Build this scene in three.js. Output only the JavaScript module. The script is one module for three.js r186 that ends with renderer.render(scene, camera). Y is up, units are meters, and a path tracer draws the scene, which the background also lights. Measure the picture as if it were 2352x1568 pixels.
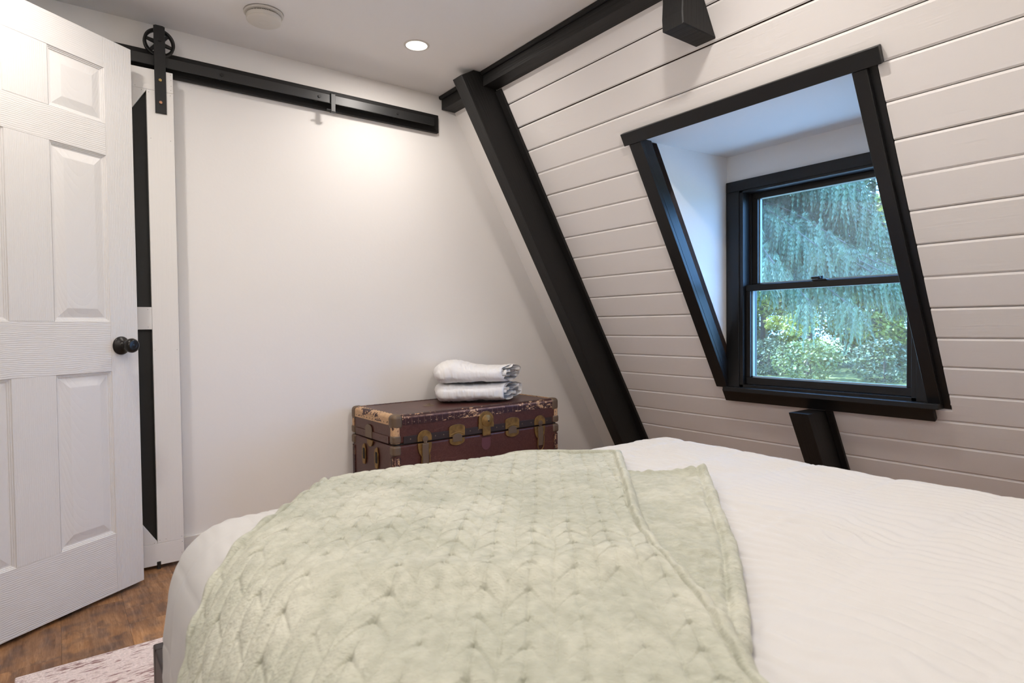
import * as THREE from 'three';
import { RoundedBoxGeometry } from 'three/addons/geometries/RoundedBoxGeometry.js';
import { mergeGeometries } from 'three/addons/utils/BufferGeometryUtils.js';
import { RectAreaLightUniformsLib } from 'three/addons/lights/RectAreaLightUniformsLib.js';

// ------------------------------------------------------------------ camera, sky, sun, exposure
const scene = new THREE.Scene();
const camera = new THREE.PerspectiveCamera(58.43, 1.5, 0.02, 300);
camera.matrixAutoUpdate = true;
{
  const right = new THREE.Vector3(0.799502, -0.010555, 0.600571);
  const up = new THREE.Vector3(0.023499, 0.99963, -0.013714);
  const back = new THREE.Vector3(-0.600204, 0.025077, 0.799454);
  camera.quaternion.setFromRotationMatrix(new THREE.Matrix4().makeBasis(right, up, back));
  camera.position.set(0, 0.983, 0);
  camera.focus = 2.7;
  camera.userData.fStop = 7;
}
const renderer = new THREE.WebGLRenderer({ antialias: true });
renderer.toneMapping = THREE.LinearToneMapping;
renderer.toneMappingExposure = 1.05;
renderer.shadowMap.enabled = true;
renderer.shadowMap.type = THREE.PCFSoftShadowMap;
RectAreaLightUniformsLib.init();

scene.background = new THREE.Color().setRGB(2.6, 6.2, 13);          // open daylight, blue beside the warm lamps indoors
const sun = new THREE.DirectionalLight(new THREE.Color().setRGB(0.62, 0.88, 1.05), 26);
sun.name = 'sun';
sun.position.set(12, 34, -40); sun.target.position.set(22, 0, -8);
sun.castShadow = true; sun.shadow.mapSize.set(2048, 2048);
Object.assign(sun.shadow.camera, { left: -40, right: 40, top: 30, bottom: -30, near: 1, far: 120 });
scene.add(sun, sun.target);
const LAMP_COLOR = new THREE.Color().setRGB(1.0, 0.935, 0.875), LAMP_POWER = 555;

// ------------------------------------------------------------------ constants of the place
const CEIL = 2.261, ZB = -2.968, ZF = 0.85, XL = -0.385;
const OX = 1.7974, OY = 2.261, SLOPE = -Math.PI / 3;               // sloped wall: starts here at the ceiling, 60 degrees
const onSlope = (o) => { o.position.set(OX, OY, 0); o.rotation.z = SLOPE; return o; };   // local x runs down the slope, -y into the room

// ------------------------------------------------------------------ helpers
let seed = 7;
const rnd = () => { seed = (seed * 1664525 + 1013904223) >>> 0; return seed / 4294967296; };
const rr = (a, b) => a + (b - a) * rnd();
const hash = (x, y, s) => { let h = (x * 374761393 + y * 668265263 + s * 1442695041) | 0; h = Math.imul(h ^ (h >>> 13), 1274126177); h ^= h >>> 16; return (h >>> 0) / 4294967296; };
const mod = (a, n) => ((a % n) + n) % n;
function vn(x, y, s = 0, px = 1e6, py = 1e6) {
  const xi = Math.floor(x), yi = Math.floor(y), fx = x - xi, fy = y - yi, u = fx * fx * (3 - 2 * fx), v = fy * fy * (3 - 2 * fy);
  const a = hash(mod(xi, px), mod(yi, py), s), b = hash(mod(xi + 1, px), mod(yi, py), s), c = hash(mod(xi, px), mod(yi + 1, py), s), d = hash(mod(xi + 1, px), mod(yi + 1, py), s);
  return a + (b - a) * u + (c - a) * v + (a - b - c + d) * u * v;
}
function fbm(x, y, s = 0, oct = 4, px = 1e6, py = 1e6) {
  let t = 0, a = 0.5, n = 0;
  for (let i = 0; i < oct; i++) { t += a * vn(x, y, s + i * 17, px, py); n += a; x *= 2; y *= 2; px *= 2; py *= 2; a *= 0.5; }
  return t / n;
}
const clamp = (x, a, b) => Math.min(b, Math.max(a, x)), sm = (a, b, x) => { const t = clamp((x - a) / (b - a), 0, 1); return t * t * (3 - 2 * t); };
const mixc = (a, b, t) => [a[0] + (b[0] - a[0]) * t, a[1] + (b[1] - a[1]) * t, a[2] + (b[2] - a[2]) * t];
function tex(w, h, fn, { color = false, rep = [1, 1] } = {}) {
  const d = new Uint8Array(w * h * 4);
  for (let j = 0; j < h; j++) for (let i = 0; i < w; i++) {
    let c = fn(i / w, j / h, i, j); if (!Array.isArray(c)) c = [c, c, c];
    const k = (j * w + i) * 4;
    d[k] = clamp(c[0], 0, 255); d[k + 1] = clamp(c[1], 0, 255); d[k + 2] = clamp(c[2], 0, 255); d[k + 3] = 255;
  }
  const t = new THREE.DataTexture(d, w, h);
  t.wrapS = t.wrapT = THREE.RepeatWrapping; t.magFilter = THREE.LinearFilter; t.minFilter = THREE.LinearMipmapLinearFilter; t.generateMipmaps = true;
  if (color) t.colorSpace = THREE.SRGBColorSpace;
  t.repeat.set(...rep); t.needsUpdate = true;
  return t;
}
const std = (name, o) => { const m = new THREE.MeshPhysicalMaterial({ side: THREE.DoubleSide, ...o }); m.name = name; return m; };
const lin = (r, g, b) => new THREE.Color().setRGB(r, g, b);
const taken = {};
const numbered = (n) => { const k = taken[n] = (taken[n] ?? -1) + 1; return k ? n + '_' + String(k).padStart(3, '0') : n; };
function mesh(name, geo, mat, parent) {
  const o = new THREE.Mesh(geo, mat); o.name = parent ? name : numbered(name);
  o.castShadow = o.receiveShadow = true; (parent ?? scene).add(o); return o;
}
function tag(o, label, category, group) { Object.assign(o.userData, { label, category }); if (group) o.userData.group = group; return o; }
function structure(o, label, category) { Object.assign(o.userData, { label, category, kind: 'structure' }); return o; }
function group(name, pos = [0, 0, 0], turn = 0) { const g = new THREE.Group(); g.name = numbered(name); g.position.set(...pos); g.rotation.y = turn; scene.add(g); return g; }
const stuff = (o) => { o.userData.kind = 'stuff'; return o; };
// planar uv in metres; v runs along the given axis
function uvm(g, along = 'y', sx = 1, sy = 1, ou = 0, ov = 0) {
  const p = g.attributes.position, n = g.attributes.normal, uv = new Float32Array(p.count * 2);
  for (let i = 0; i < p.count; i++) {
    const P = [p.getX(i), p.getY(i), p.getZ(i)], N = [Math.abs(n.getX(i)), Math.abs(n.getY(i)), Math.abs(n.getZ(i))];
    const d = N[0] > N[1] && N[0] > N[2] ? 0 : N[1] > N[2] ? 1 : 2, a = 'xyz'.indexOf(along), rest = [0, 1, 2].filter((k) => k !== d);
    let u, v;
    if (d === a) { u = P[rest[0]]; v = P[rest[1]]; } else { v = P[a]; u = P[rest.find((k) => k !== a)]; }
    uv[2 * i] = u * sx + ou; uv[2 * i + 1] = v * sy + ov;
  }
  g.setAttribute('uv', new THREE.BufferAttribute(uv, 2)); return g;
}
function box(x0, x1, y0, y1, z0, z1, r = 0.002, along = 'y') {
  const w = Math.abs(x1 - x0), h = Math.abs(y1 - y0), d = Math.abs(z1 - z0);
  const g = r > 0 ? new RoundedBoxGeometry(w, h, d, 2, Math.min(r, w / 2.01, h / 2.01, d / 2.01)) : new THREE.BoxGeometry(w, h, d).toNonIndexed();
  g.translate((x0 + x1) / 2, (y0 + y1) / 2, (z0 + z1) / 2);
  return uvm(g, along);
}
function prism(pts, z0, z1, bevel = 0, along = 'z') {
  const s = new THREE.Shape(pts.map((p) => new THREE.Vector2(...p)));
  const g = new THREE.ExtrudeGeometry(s, { depth: z1 - z0 - 2 * bevel, bevelEnabled: bevel > 0, bevelSize: bevel, bevelThickness: bevel, bevelOffset: -bevel, bevelSegments: 1, curveSegments: 10 });
  g.translate(0, 0, z0 + bevel); return uvm(g, along);
}
function grid(nu, nv, fn, uvf) {
  const P = new Float32Array((nu + 1) * (nv + 1) * 3), U = new Float32Array((nu + 1) * (nv + 1) * 2), I = [];
  for (let j = 0; j <= nv; j++) for (let i = 0; i <= nu; i++) {
    const k = j * (nu + 1) + i, p = fn(i / nu, j / nv, i, j); P.set(p, k * 3);
    const q = uvf ? uvf(i / nu, j / nv, p) : [i / nu, j / nv]; U.set(q, k * 2);
    if (i < nu && j < nv) I.push(k, k + 1, k + nu + 2, k, k + nu + 2, k + nu + 1);
  }
  const g = new THREE.BufferGeometry();
  g.setAttribute('position', new THREE.BufferAttribute(P, 3)); g.setAttribute('uv', new THREE.BufferAttribute(U, 2)); g.setIndex(I); g.computeVertexNormals();
  return g;
}
const merge = (list) => mergeGeometries(list.map((g) => { const q = g.index ? g.toNonIndexed() : g; for (const k of Object.keys(q.attributes)) if (!['position', 'normal', 'uv'].includes(k)) q.deleteAttribute(k); return q; }));
const cyl = (r, h, seg = 20, r2 = r) => new THREE.CylinderGeometry(r, r2, h, seg);
const lathe = (pts, seg = 40) => new THREE.LatheGeometry(pts.map((p) => new THREE.Vector2(...p)), seg);
const tube = (pts, r, seg = 40, closed = false) => new THREE.TubeGeometry(new THREE.CatmullRomCurve3(pts.map((p) => new THREE.Vector3(...p)), closed), seg, r, 8, closed);

// ------------------------------------------------------------------ materials
const tPeel = tex(256, 256, (u, v) => 128 + 90 * (fbm(u * 40, v * 40, 3, 3, 40, 40) - 0.5) * 2, { rep: [2.5, 2.5] });
const tPaintWood = tex(256, 512, (u, v) => 128 + 120 * (fbm(u * 60, v * 5, 5, 3, 60, 5) - 0.5) + 60 * (fbm(u * 30, v * 30, 9, 2, 30, 30) - 0.5), { rep: [4, 1.3] });
const tGrain = tex(512, 512, (u, v) => {
  const w = u * 36 + 1.6 * fbm(u * 3, v * 3, 11, 3, 3, 3) + 0.5 * fbm(u * 8, v * 16, 21, 2, 8, 16);
  const l = Math.pow(Math.abs(Math.sin(w * Math.PI)), 0.5);
  return 70 + 140 * l + 40 * (fbm(u * 80, v * 12, 31, 2, 80, 12) - 0.5);
}, { rep: [4.2, 2.2] });
const tCath = tex(256, 512, (u, v) => {           // cathedral grain on the raised panels
  const x = (u - 0.5) * 2, w = v * 9 - x * x * 3.5 + 1.2 * fbm(u * 3, v * 3, 41, 3);
  return 100 + 100 * Math.pow(Math.abs(Math.sin(w * Math.PI * 1.6)), 0.5) + 40 * (fbm(u * 60, v * 9, 51, 2) - 0.5);
});
const tRough = tex(512, 512, (u, v) => 128 + 150 * (fbm(u * 70, v * 6, 61, 4, 70, 6) - 0.5) + 90 * (fbm(u * 9, v * 9, 66, 3, 9, 9) - 0.5), { rep: [3, 1.2] });
const tWeave = tex(256, 256, (u, v, i, j) => 128 + 50 * Math.sin(i * Math.PI / 2) * Math.sin(j * Math.PI / 2) + 60 * (fbm(u * 20, v * 20, 71, 3, 20, 20) - 0.5), { rep: [6, 6] });
const tFur = tex(512, 512, (u, v) => 128 + 190 * (fbm(u * 90, v * 60, 81, 3, 90, 60) - 0.5) + 60 * (fbm(u * 14, v * 14, 86, 3, 14, 14) - 0.5), { rep: [5, 5] });
const M = {
  wall: std('wall_paint', { color: lin(0.88, 0.85, 0.82), roughness: 0.6, bumpMap: tPeel, bumpScale: 0.0003 }),
  ceiling: std('ceiling_paint', { color: lin(0.91, 0.885, 0.86), roughness: 0.9, bumpMap: tPeel, bumpScale: 0.0003 }),
  dormer: std('dormer_paint', { color: lin(0.84, 0.82, 0.8), roughness: 0.75, bumpMap: tPeel, bumpScale: 0.0003 }),
  plank: std('white_plank_paint', { color: lin(0.82, 0.785, 0.765), roughness: 0.5, bumpMap: tPaintWood, bumpScale: 0.0006 }),
  plank2: std('white_plank_paint_b', { color: lin(0.81, 0.775, 0.75), roughness: 0.5, bumpMap: tPaintWood, bumpScale: 0.0008 }),
  bare: std('bare_board', { color: lin(0.055, 0.03, 0.02), roughness: 0.9 }),
  trimWhite: std('white_trim_paint', { color: lin(0.76, 0.73, 0.69), roughness: 0.4, bumpMap: tPaintWood, bumpScale: 0.0004 }),
  black: std('black_beam_paint', { color: lin(0.012, 0.0113, 0.011), roughness: 0.5, specularIntensity: 0.6, bumpMap: tRough, bumpScale: 0.0016 }),
  blackSmooth: std('black_trim_paint', { color: lin(0.009, 0.009, 0.0095), roughness: 0.36, specularIntensity: 0.8, bumpMap: tRough, bumpScale: 0.0005 }),
  blackMetal: std('black_steel', { color: lin(0.02, 0.02, 0.02), roughness: 0.38, metalness: 0.3 }),
  steel: std('satin_rail_steel', { color: lin(0.05, 0.05, 0.05), roughness: 0.4, metalness: 0.75 }),
  doorGrain: std('white_door_paint', { color: lin(0.76, 0.735, 0.715), roughness: 0.38, bumpMap: tGrain, bumpScale: 0.0011 }),
  doorPanel: std('white_door_panel_paint', { color: lin(0.76, 0.735, 0.715), roughness: 0.38, bumpMap: tCath, bumpScale: 0.0008 }),
  barnWhite: std('barn_door_white', { color: lin(0.83, 0.8, 0.765), roughness: 0.5, bumpMap: tPaintWood, bumpScale: 0.0006 }),
  barnBlack: std('barn_door_black', { color: lin(0.008, 0.008, 0.0075), roughness: 0.55, bumpMap: tPeel, bumpScale: 0.0005 }),
  knob: std('oil_rubbed_bronze', { color: lin(0.02, 0.018, 0.017), roughness: 0.32, metalness: 0.5 }),
  plastic: std('white_plastic', { color: lin(0.7, 0.66, 0.6), roughness: 0.5 }),
  dark: std('dark_slot', { color: lin(0.02, 0.018, 0.016), roughness: 0.8 }),
  brassBolt: std('brass_bolt', { color: lin(0.6, 0.43, 0.16), roughness: 0.3, metalness: 0.9 }),
  copperBolt: std('copper_bolt', { color: lin(0.62, 0.33, 0.2), roughness: 0.3, metalness: 0.9 }),
  glass: std('window_glass', { color: lin(0.97, 1, 1), roughness: 0.0, transmission: 1, thickness: 0, ior: 1.5 }),
  screen: std('insect_screen', { color: lin(0.62, 0.64, 0.62), roughness: 1, transparent: true, opacity: 0.27 }),
  lamp: std('lamp_lens', { color: lin(0.9, 0.9, 0.9), emissive: lin(1, 0.93, 0.84), emissiveIntensity: 6, roughness: 0.5 }),
  comforter: std('white_cotton', { color: lin(0.56, 0.547, 0.534), roughness: 0.9, sheen: 0.3, sheenRoughness: 0.6, sheenColor: lin(0.6, 0.6, 0.6), bumpMap: tWeave, bumpScale: 0.0006 }),
  linen: std('white_linen', { color: lin(0.87, 0.85, 0.835), roughness: 0.9, bumpMap: tWeave, bumpScale: 0.0005 }),
  mattress: std('mattress_ticking', { color: lin(0.7, 0.68, 0.65), roughness: 0.95 }),
  bedWood: std('dark_bed_frame', { color: lin(0.03, 0.02, 0.018), roughness: 0.45, bumpMap: tRough, bumpScale: 0.0004 }),
};
const tSage = tex(512, 512, (u, v) => {
  const a = fbm(u * 6, v * 6, 91, 4, 6, 6), b = fbm(u * 60, v * 60, 95, 2, 60, 60);
  return mixc([170, 171, 156], [193, 192, 178], clamp((a - 0.3) * 1.6, 0, 1)).map((c) => c + 22 * (b - 0.5));
}, { color: true, rep: [1.6, 1.6] });
M.sage = std('sage_plush', { map: tSage, color: lin(1, 1, 1), roughness: 1, sheen: 0.4, sheenRoughness: 0.5, sheenColor: lin(0.5, 0.52, 0.47), bumpMap: tFur, bumpScale: 0.0022 });

// ------------------------------------------------------------------ floor
const floor = group('floor'); structure(floor, 'dark brown wood plank floor', 'floor');
mesh('underlay', box(-1.5, 3.3, -0.12, -0.006, ZB - 0.1, ZF + 0.1, 0), std('underlay', { color: lin(0.03, 0.02, 0.015), roughness: 0.9 }), floor);
const plankTex = [0, 1, 2, 3].map((k) => tex(160, 1024, (u, v) => {
  const low = fbm(u * 1.6 + k * 9, v * 7, 100 + k, 4), mid = fbm(u * 5, v * 26, 110 + k, 3), fine = fbm(u * 70, v * 60, 120 + k, 2);
  let c = mixc([138, 101, 70], [180, 132, 86], clamp((low - 0.35) * 2.4, 0, 1));
  c = mixc(c, [98, 77, 67], sm(0.4, 0.8, mid) * 0.6);
  const saw = Math.sin((v * 420 + 6 * fbm(u * 2, v * 10, 130 + k, 2)) * Math.PI);
  const grain = fbm(u * 26 + 2 * fbm(u * 3, v * 12, 140 + k), v * 9, 150 + k, 3);
  const crack = sm(0.015, 0.0, Math.abs(fbm(u * 5, v * 6, 160 + k, 3) - 0.5)) * sm(0.55, 0.62, fbm(u * 3, v * 9, 170 + k, 2));
  return c.map((x) => (x + 6 * saw + 46 * (grain - 0.5) + 26 * (fine - 0.5)) * (1 - 0.1 * crack));
}, { color: true }));
const plankMats = plankTex.flatMap((t, k) => [1, 0.86].map((s, q) => std('floor_plank_' + k + q, { map: t, color: lin(1.0 * s, 0.98 * s, 0.97 * s), roughness: 0.5 })));
{
  const W = 0.182, LEN = 1.22; let row = 0;
  for (let x = -0.003 - W * 2; x < 3.1; x += W, row++) {
    let z = ZF + 0.02; const first = row === 2 ? 1.05 : row === 3 ? 0.82 : rr(0.2, 1.2); let l = first;
    while (z > ZB) {
      const z1 = Math.max(ZB, z - l), off = rnd();
      const g = box(Math.max(x + 0.0002, XL - 0.1), Math.min(x + W - 0.0002, 3.1), -0.006, 0, z1 + 0.0002, z - 0.0002, 0.0005, 'z');
      const uv = g.attributes.uv, p = g.attributes.position;
      for (let i = 0; i < uv.count; i++) uv.setXY(i, (p.getX(i) - x) / W, (p.getZ(i) - z) / LEN + off);
      mesh('plank', g, plankMats[Math.floor(rnd() * 8)], floor);
      z = z1; l = LEN;
    }
  }
}

// ------------------------------------------------------------------ walls and ceiling
structure(mesh('ceiling', box(-1.5, 2.0, CEIL, CEIL + 0.1, ZB - 0.1, ZF + 0.1, 0), M.ceiling), 'flat white painted ceiling', 'ceiling');
const slopeX = (y) => OX + (OY - y) / Math.sqrt(3);
structure(mesh('wall_back', prism([[-1.5, -0.1], [slopeX(-0.1) + 0.1, -0.1], [slopeX(CEIL) + 0.1, CEIL], [-1.5, CEIL]], ZB - 0.1, ZB, 0, 'y'), M.wall), 'smooth off-white painted back wall behind the trunk', 'wall');
structure(mesh('wall_front', prism([[-1.5, -0.1], [slopeX(-0.1) + 0.1, -0.1], [slopeX(CEIL) + 0.1, CEIL], [-1.5, CEIL]], ZF, ZF + 0.1, 0, 'y'), M.wall), 'off-white painted wall at the head of the bed', 'wall');
structure(mesh('wall_left', merge([box(XL - 0.1, XL, 0, CEIL, ZB, -2.32, 0), box(XL - 0.1, XL, 0, CEIL, -1.5, ZF, 0), box(XL - 0.1, XL, 2.07, CEIL, -2.32, -1.5, 0)]), M.wall), 'off-white painted wall with the doorway', 'wall');
structure(mesh('wall_hall', merge([box(-1.5, -1.4, 0, CEIL, ZB, ZF, 0), box(-1.4, XL - 0.1, 0, CEIL, -1.1, -1.0, 0)]), M.wall), 'off-white wall of the hall beyond the doorway', 'wall');
structure(mesh('baseboard_back', box(0.0, 3.05, 0, 0.085, ZB, ZB + 0.014, 0.003, 'x'), M.trimWhite), 'white baseboard along the back wall', 'baseboard');

// sloped plank wall: each board a part
const wallRight = group('wall_right'); onSlope(wallRight); structure(wallRight, 'sloped wall of white painted tongue and groove planks', 'wall');
const WIN = { s0: 0.549, s1: 1.86, z0: -1.81, z1: -0.85 };
mesh('sheathing', merge([box(-0.1, WIN.s0, 0.0185, 0.1, ZB - 0.1, ZF + 0.1, 0), box(WIN.s1, 2.76, 0.0185, 0.1, ZB - 0.1, ZF + 0.1, 0), box(WIN.s0, WIN.s1, 0.0185, 0.1, ZB - 0.1, WIN.z0, 0), box(WIN.s0, WIN.s1, 0.0185, 0.1, WIN.z1, ZF + 0.1, 0)]), M.bare, wallRight);
{
  const C = 0.008, DEEP = 0.0035, s = [0.0]; for (let k = -1; k <= 19; k++) s.push(0.172 + 0.125 * k); s.push(2.608);
  const openJoint = { 2: 0.0013, 3: 0.0017, 4: 0.001, 5: 0.0003, 6: 0.0009, 7: 0.0006, 8: 0.0008, 9: 0.0003, 10: 0.0006, 11: 0.001, 12: 0.0012, 13: 0.0007, 14: 0.0006 };
  const openRight = { 5: 0.0017, 6: 0.0009, 7: 0.0013, 8: 0.0004, 9: 0.001, 10: 0.001, 11: 0.0004, 12: 0.0014, 13: 0.001, 14: 0.0007 };
  mesh('drywall_strip', box(0, 2.608, 0, 0.018, ZB, -2.6, 0, 'x'), M.wall, wallRight).userData.label = 'smooth painted strip between back wall and post';
  const ZP = -2.599, board = (k, z0, z1, a, b, open) => {
    const ga = 1.5 * (open[k] ?? 0.0003), gb = 1.5 * (open[k + 1] ?? 0.0003);
    const g = prism([[a + ga, 0.018], [a + ga, DEEP], [a + C, 0], [b - C, 0], [b - gb, DEEP], [b - gb, 0.018]], z0, z1, 0, 'z');
    uvm(g, 'z', 1, 1, rnd() * 3, rnd() * 3);
    mesh('plank', g, rnd() < 0.5 ? M.plank : M.plank2, wallRight);
  };
  for (let k = 0; k < s.length - 1; k++) {
    const a = s[k], b = s[k + 1]; if (b - a < 0.01) continue;
    if (a > 0.54 && b < 1.93) {
      board(k, ZP, WIN.z0 - 0.012, a, b, openJoint); board(k, WIN.z1 + 0.002, ZF, a, b, openRight);
      if (b > WIN.s1) board(k, WIN.z0 - 0.012, WIN.z1 + 0.002, WIN.s1 + 0.005, b, openJoint);
    } else board(k, ZP, ZF, a, b, openJoint);
  }
}

// dormer box
const XW = 2.718, yAt = (s) => OY - s * Math.sqrt(3) / 2, xAt = (s) => OX + s / 2;
const back = 0.019, dTop = [xAt(WIN.s0) + back * 0.866, yAt(WIN.s0) + back * 0.5], dCorner = [XW + 0.1, 1.822];
for (const [n, z0, z1, w] of [['wall_dormer_left', WIN.z0 - 0.08, WIN.z0, 'far'], ['wall_dormer_right', WIN.z1, WIN.z1 + 0.08, 'near']])
  structure(mesh(n, prism([dTop, dCorner, [XW + 0.1, 0.62], [xAt(WIN.s1 + 0.02) + back * 0.866, yAt(WIN.s1 + 0.02) + back * 0.5]], z0, z1, 0, 'y'), M.dormer), `white triangular cheek wall on the ${w} side of the window recess`, 'wall');
structure(mesh('ceiling_dormer', prism([[dTop[0] - 0.012, dTop[1] - 0.004], [XW + 0.1, 1.818], [XW + 0.1, 1.95], [dTop[0] + 0.04, 1.95]], WIN.z0 - 0.08, WIN.z1 + 0.08, 0, 'z'), M.dormer), 'small white ceiling over the window recess', 'ceiling');
const Wz = -1.347, HW = 0.372;                                       // window centre, half of its opening
structure(mesh('wall_dormer_front', merge([box(XW, XW + 0.1, 1.645, 1.95, WIN.z0 - 0.08, WIN.z1 + 0.08, 0), box(XW + 0.035, XW + 0.1, 0.63, 0.665, WIN.z0 - 0.08, WIN.z1 + 0.08, 0), box(XW, XW + 0.1, 0.666, 1.645, WIN.z0 - 0.08, Wz - HW - 0.015, 0), box(XW, XW + 0.1, 0.666, 1.645, Wz + HW + 0.015, WIN.z1 + 0.08, 0)]), M.dormer), 'white wall above and around the dormer window', 'wall');

// window with casing, sashes and the black trim around the recess
const win = group('window_1'); structure(win, 'black double-hung dormer window with black trim', 'window');
{
  const B = M.blackSmooth, sl = (name, g, m = B) => onSlope(mesh(name, g, m, win));
  sl('header_trim', box(0.492, 0.547, -0.024, 0.0, -1.884, -0.827, 0.003, 'z')).userData.label = 'long black header board above the recess';
  sl('side_trim', box(0.5475, 1.832, -0.02, 0.0, -1.859, -1.794, 0.0025, 'x'));
  sl('side_trim', box(0.5475, 1.838, -0.02, 0.0, -0.918, -0.873, 0.0025, 'x'));
  sl('jamb_liner', box(0.549, 1.80, -0.001, 0.05, -1.812, -1.7935, 0.001, 'x'));
  sl('jamb_liner', box(0.549, 1.86, -0.001, 0.05, -0.905, -0.85, 0.001, 'x'));
  sl('apron', box(1.846, 1.913, -0.022, 0.002, -1.831, -0.904, 0.003, 'z'));
  mesh('stool', box(2.664, XW + 0.03, 0.649, 0.671, -1.803, -0.872, 0.003, 'z'), B, win);
  const zl = -1.804, zr = 2 * Wz - zl, ZI = 0.387;
  mesh('casing', box(2.7, XW, 1.633, 1.684, zl, zr, 0.002, 'z'), B, win);
  mesh('casing', box(2.7, XW, 0.671, 1.633, zl, Wz - ZI, 0.002, 'y'), B, win);
  mesh('casing', box(2.7, XW, 0.671, 1.633, Wz + ZI, zr, 0.002, 'y'), B, win);
  mesh('frame', merge([box(2.706, 2.83, 0.655, 1.65, Wz - ZI - 0.001, Wz - HW + 0.004, 0.001), box(2.706, 2.83, 0.655, 1.65, Wz + HW - 0.004, Wz + ZI + 0.001, 0.001), box(2.706, 2.83, 1.622, 1.65, Wz - ZI, Wz + ZI, 0.001), box(2.706, 2.83, 0.655, 0.684, Wz - ZI, Wz + ZI, 0.001),
    box(2.762, 2.77, 0.684, 1.622, Wz - HW, Wz - HW + 0.014, 0.001), box(2.762, 2.77, 0.684, 1.622, Wz + HW - 0.014, Wz + HW, 0.001)]), B, win);
  const sash = (X0, X1, y0, y1, gy0, gy1, gz0, gz1, label) => {
    const o = mesh('sash', merge([box(X0, X1, y0, gy0, Wz - 0.366, Wz + 0.366, 0.002, 'z'), box(X0, X1, gy1, y1, Wz - 0.366, Wz + 0.366, 0.002, 'z'), box(X0, X1, gy0, gy1, Wz - 0.366, gz0, 0.002), box(X0, X1, gy0, gy1, gz1, Wz + 0.366, 0.002)]), B, win);
    o.userData.label = label;
    mesh('pane', new THREE.PlaneGeometry(gz1 - gz0 + 0.004, gy1 - gy0 + 0.004).rotateY(Math.PI / 2).translate((X0 + X1) / 2 + 0.006, (gy0 + gy1) / 2, (gz0 + gz1) / 2), M.glass, o);
    mesh('glazing_bead', merge([box((X0 + X1) / 2, X1, gy0, gy0 + 0.006, gz0, gz1, 0), box((X0 + X1) / 2, X1, gy0, gy1, gz0, gz0 + 0.005, 0)]), std('pale_glazing_bead', { color: lin(0.3, 0.38, 0.42), roughness: 0.4 }), o);
    return o;
  };
  const low = sash(2.728, 2.76, 0.686, 1.172, 0.72, 1.142, -1.69, -1.004, 'lower sash');
  sash(2.772, 2.804, 1.145, 1.622, 1.178, 1.593, -1.677, -1.017, 'upper sash');
  mesh('sash_lock', merge([box(2.722, 2.75, 1.172, 1.178, -1.385, -1.32, 0.002), cyl(0.012, 0.016, 16).translate(2.738, 1.184, -1.352), box(2.716, 2.734, 1.18, 1.19, -1.385, -1.345, 0.003)]), M.blackMetal, low);
  mesh('insect_screen', new THREE.PlaneGeometry(0.72, 0.93).rotateY(Math.PI / 2).translate(2.822, 1.153, Wz), M.screen, win);
}

// ------------------------------------------------------------------ black timbers
{
  const P = (list) => list.map(([s, t]) => [s, -t]);
  const post = group('timber_post'); onSlope(post); tag(post, 'tall slanted black timber post running up to the ceiling beam beside the trunk', 'post');
  mesh('timber', prism(P([[0.004, 0], [-0.045, 0.085], [-0.047, 0.17], [2.51, 0.17], [2.608, 0]]), -2.64, -2.558, 0.003, 'x'), M.black, post);
  mesh('batten', box(0.086, 2.59, -0.016, 0, -2.557, -2.515, 0.003, 'x'), M.black, post);
  const stub = group('timber_post'); onSlope(stub); tag(stub, 'short black post stub cut off below the window sill', 'post');
  const y0 = 0.589, sh = (t) => (OY - y0 - 0.5 * t) * 2 / Math.sqrt(3);
  mesh('timber', prism(P([[sh(0), 0], [sh(0.15), 0.15], [2.52, 0.15], [2.608, 0]]), -1.42, -1.335, 0.003, 'x'), M.black, stub);
  mesh('batten', box(1.915, 2.59, -0.016, 0, -1.334, -1.306, 0.003, 'x'), M.black, stub);
  const beamPts = [[1.754, CEIL], [1.754, 2.188], [slopeX(2.188), 2.188], [slopeX(CEIL), CEIL]];
  const b1 = mesh('ceiling_beam', prism(beamPts, ZB + 0.001, -2.641, 0.003, 'z'), M.black); tag(b1, 'short black beam end between the back wall and the slanted post', 'beam');
  const b2 = mesh('ceiling_beam', prism(beamPts, -2.557, -1.427, 0.003, 'z'), M.black); tag(b2, 'long black ceiling beam from the slanted post to the hanging block', 'beam');
  const b3 = mesh('ceiling_beam', prism(beamPts, -1.333, ZF, 0.003, 'z'), M.black); tag(b3, 'black ceiling beam on the near side of the hanging block', 'beam');
  const bk = mesh('timber_block', prism([[1.748, CEIL], [1.75, 2.12], [1.746, 2.06], [1.749, 2.015], [slopeX(2.015), 2.015], [slopeX(CEIL), CEIL]], -1.425, -1.335, 0.004, 'y'), M.black); tag(bk, 'rough black cut-off timber block hanging from the ceiling beam', 'beam');
  const bead = (z0, z1, label) => { const g = new THREE.CylinderGeometry(0.011, 0.011, z1 - z0, 12).rotateX(Math.PI / 2).translate(1.7485, CEIL - 0.0085, (z0 + z1) / 2); structure(mesh('trim_1', g, M.black), label, 'trim'); };
  bead(ZB + 0.001, -2.65, 'short black rounded trim along the beam end by the back wall'); bead(-2.555, -1.43, 'long black rounded trim where the beam meets the ceiling');
}

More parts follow.
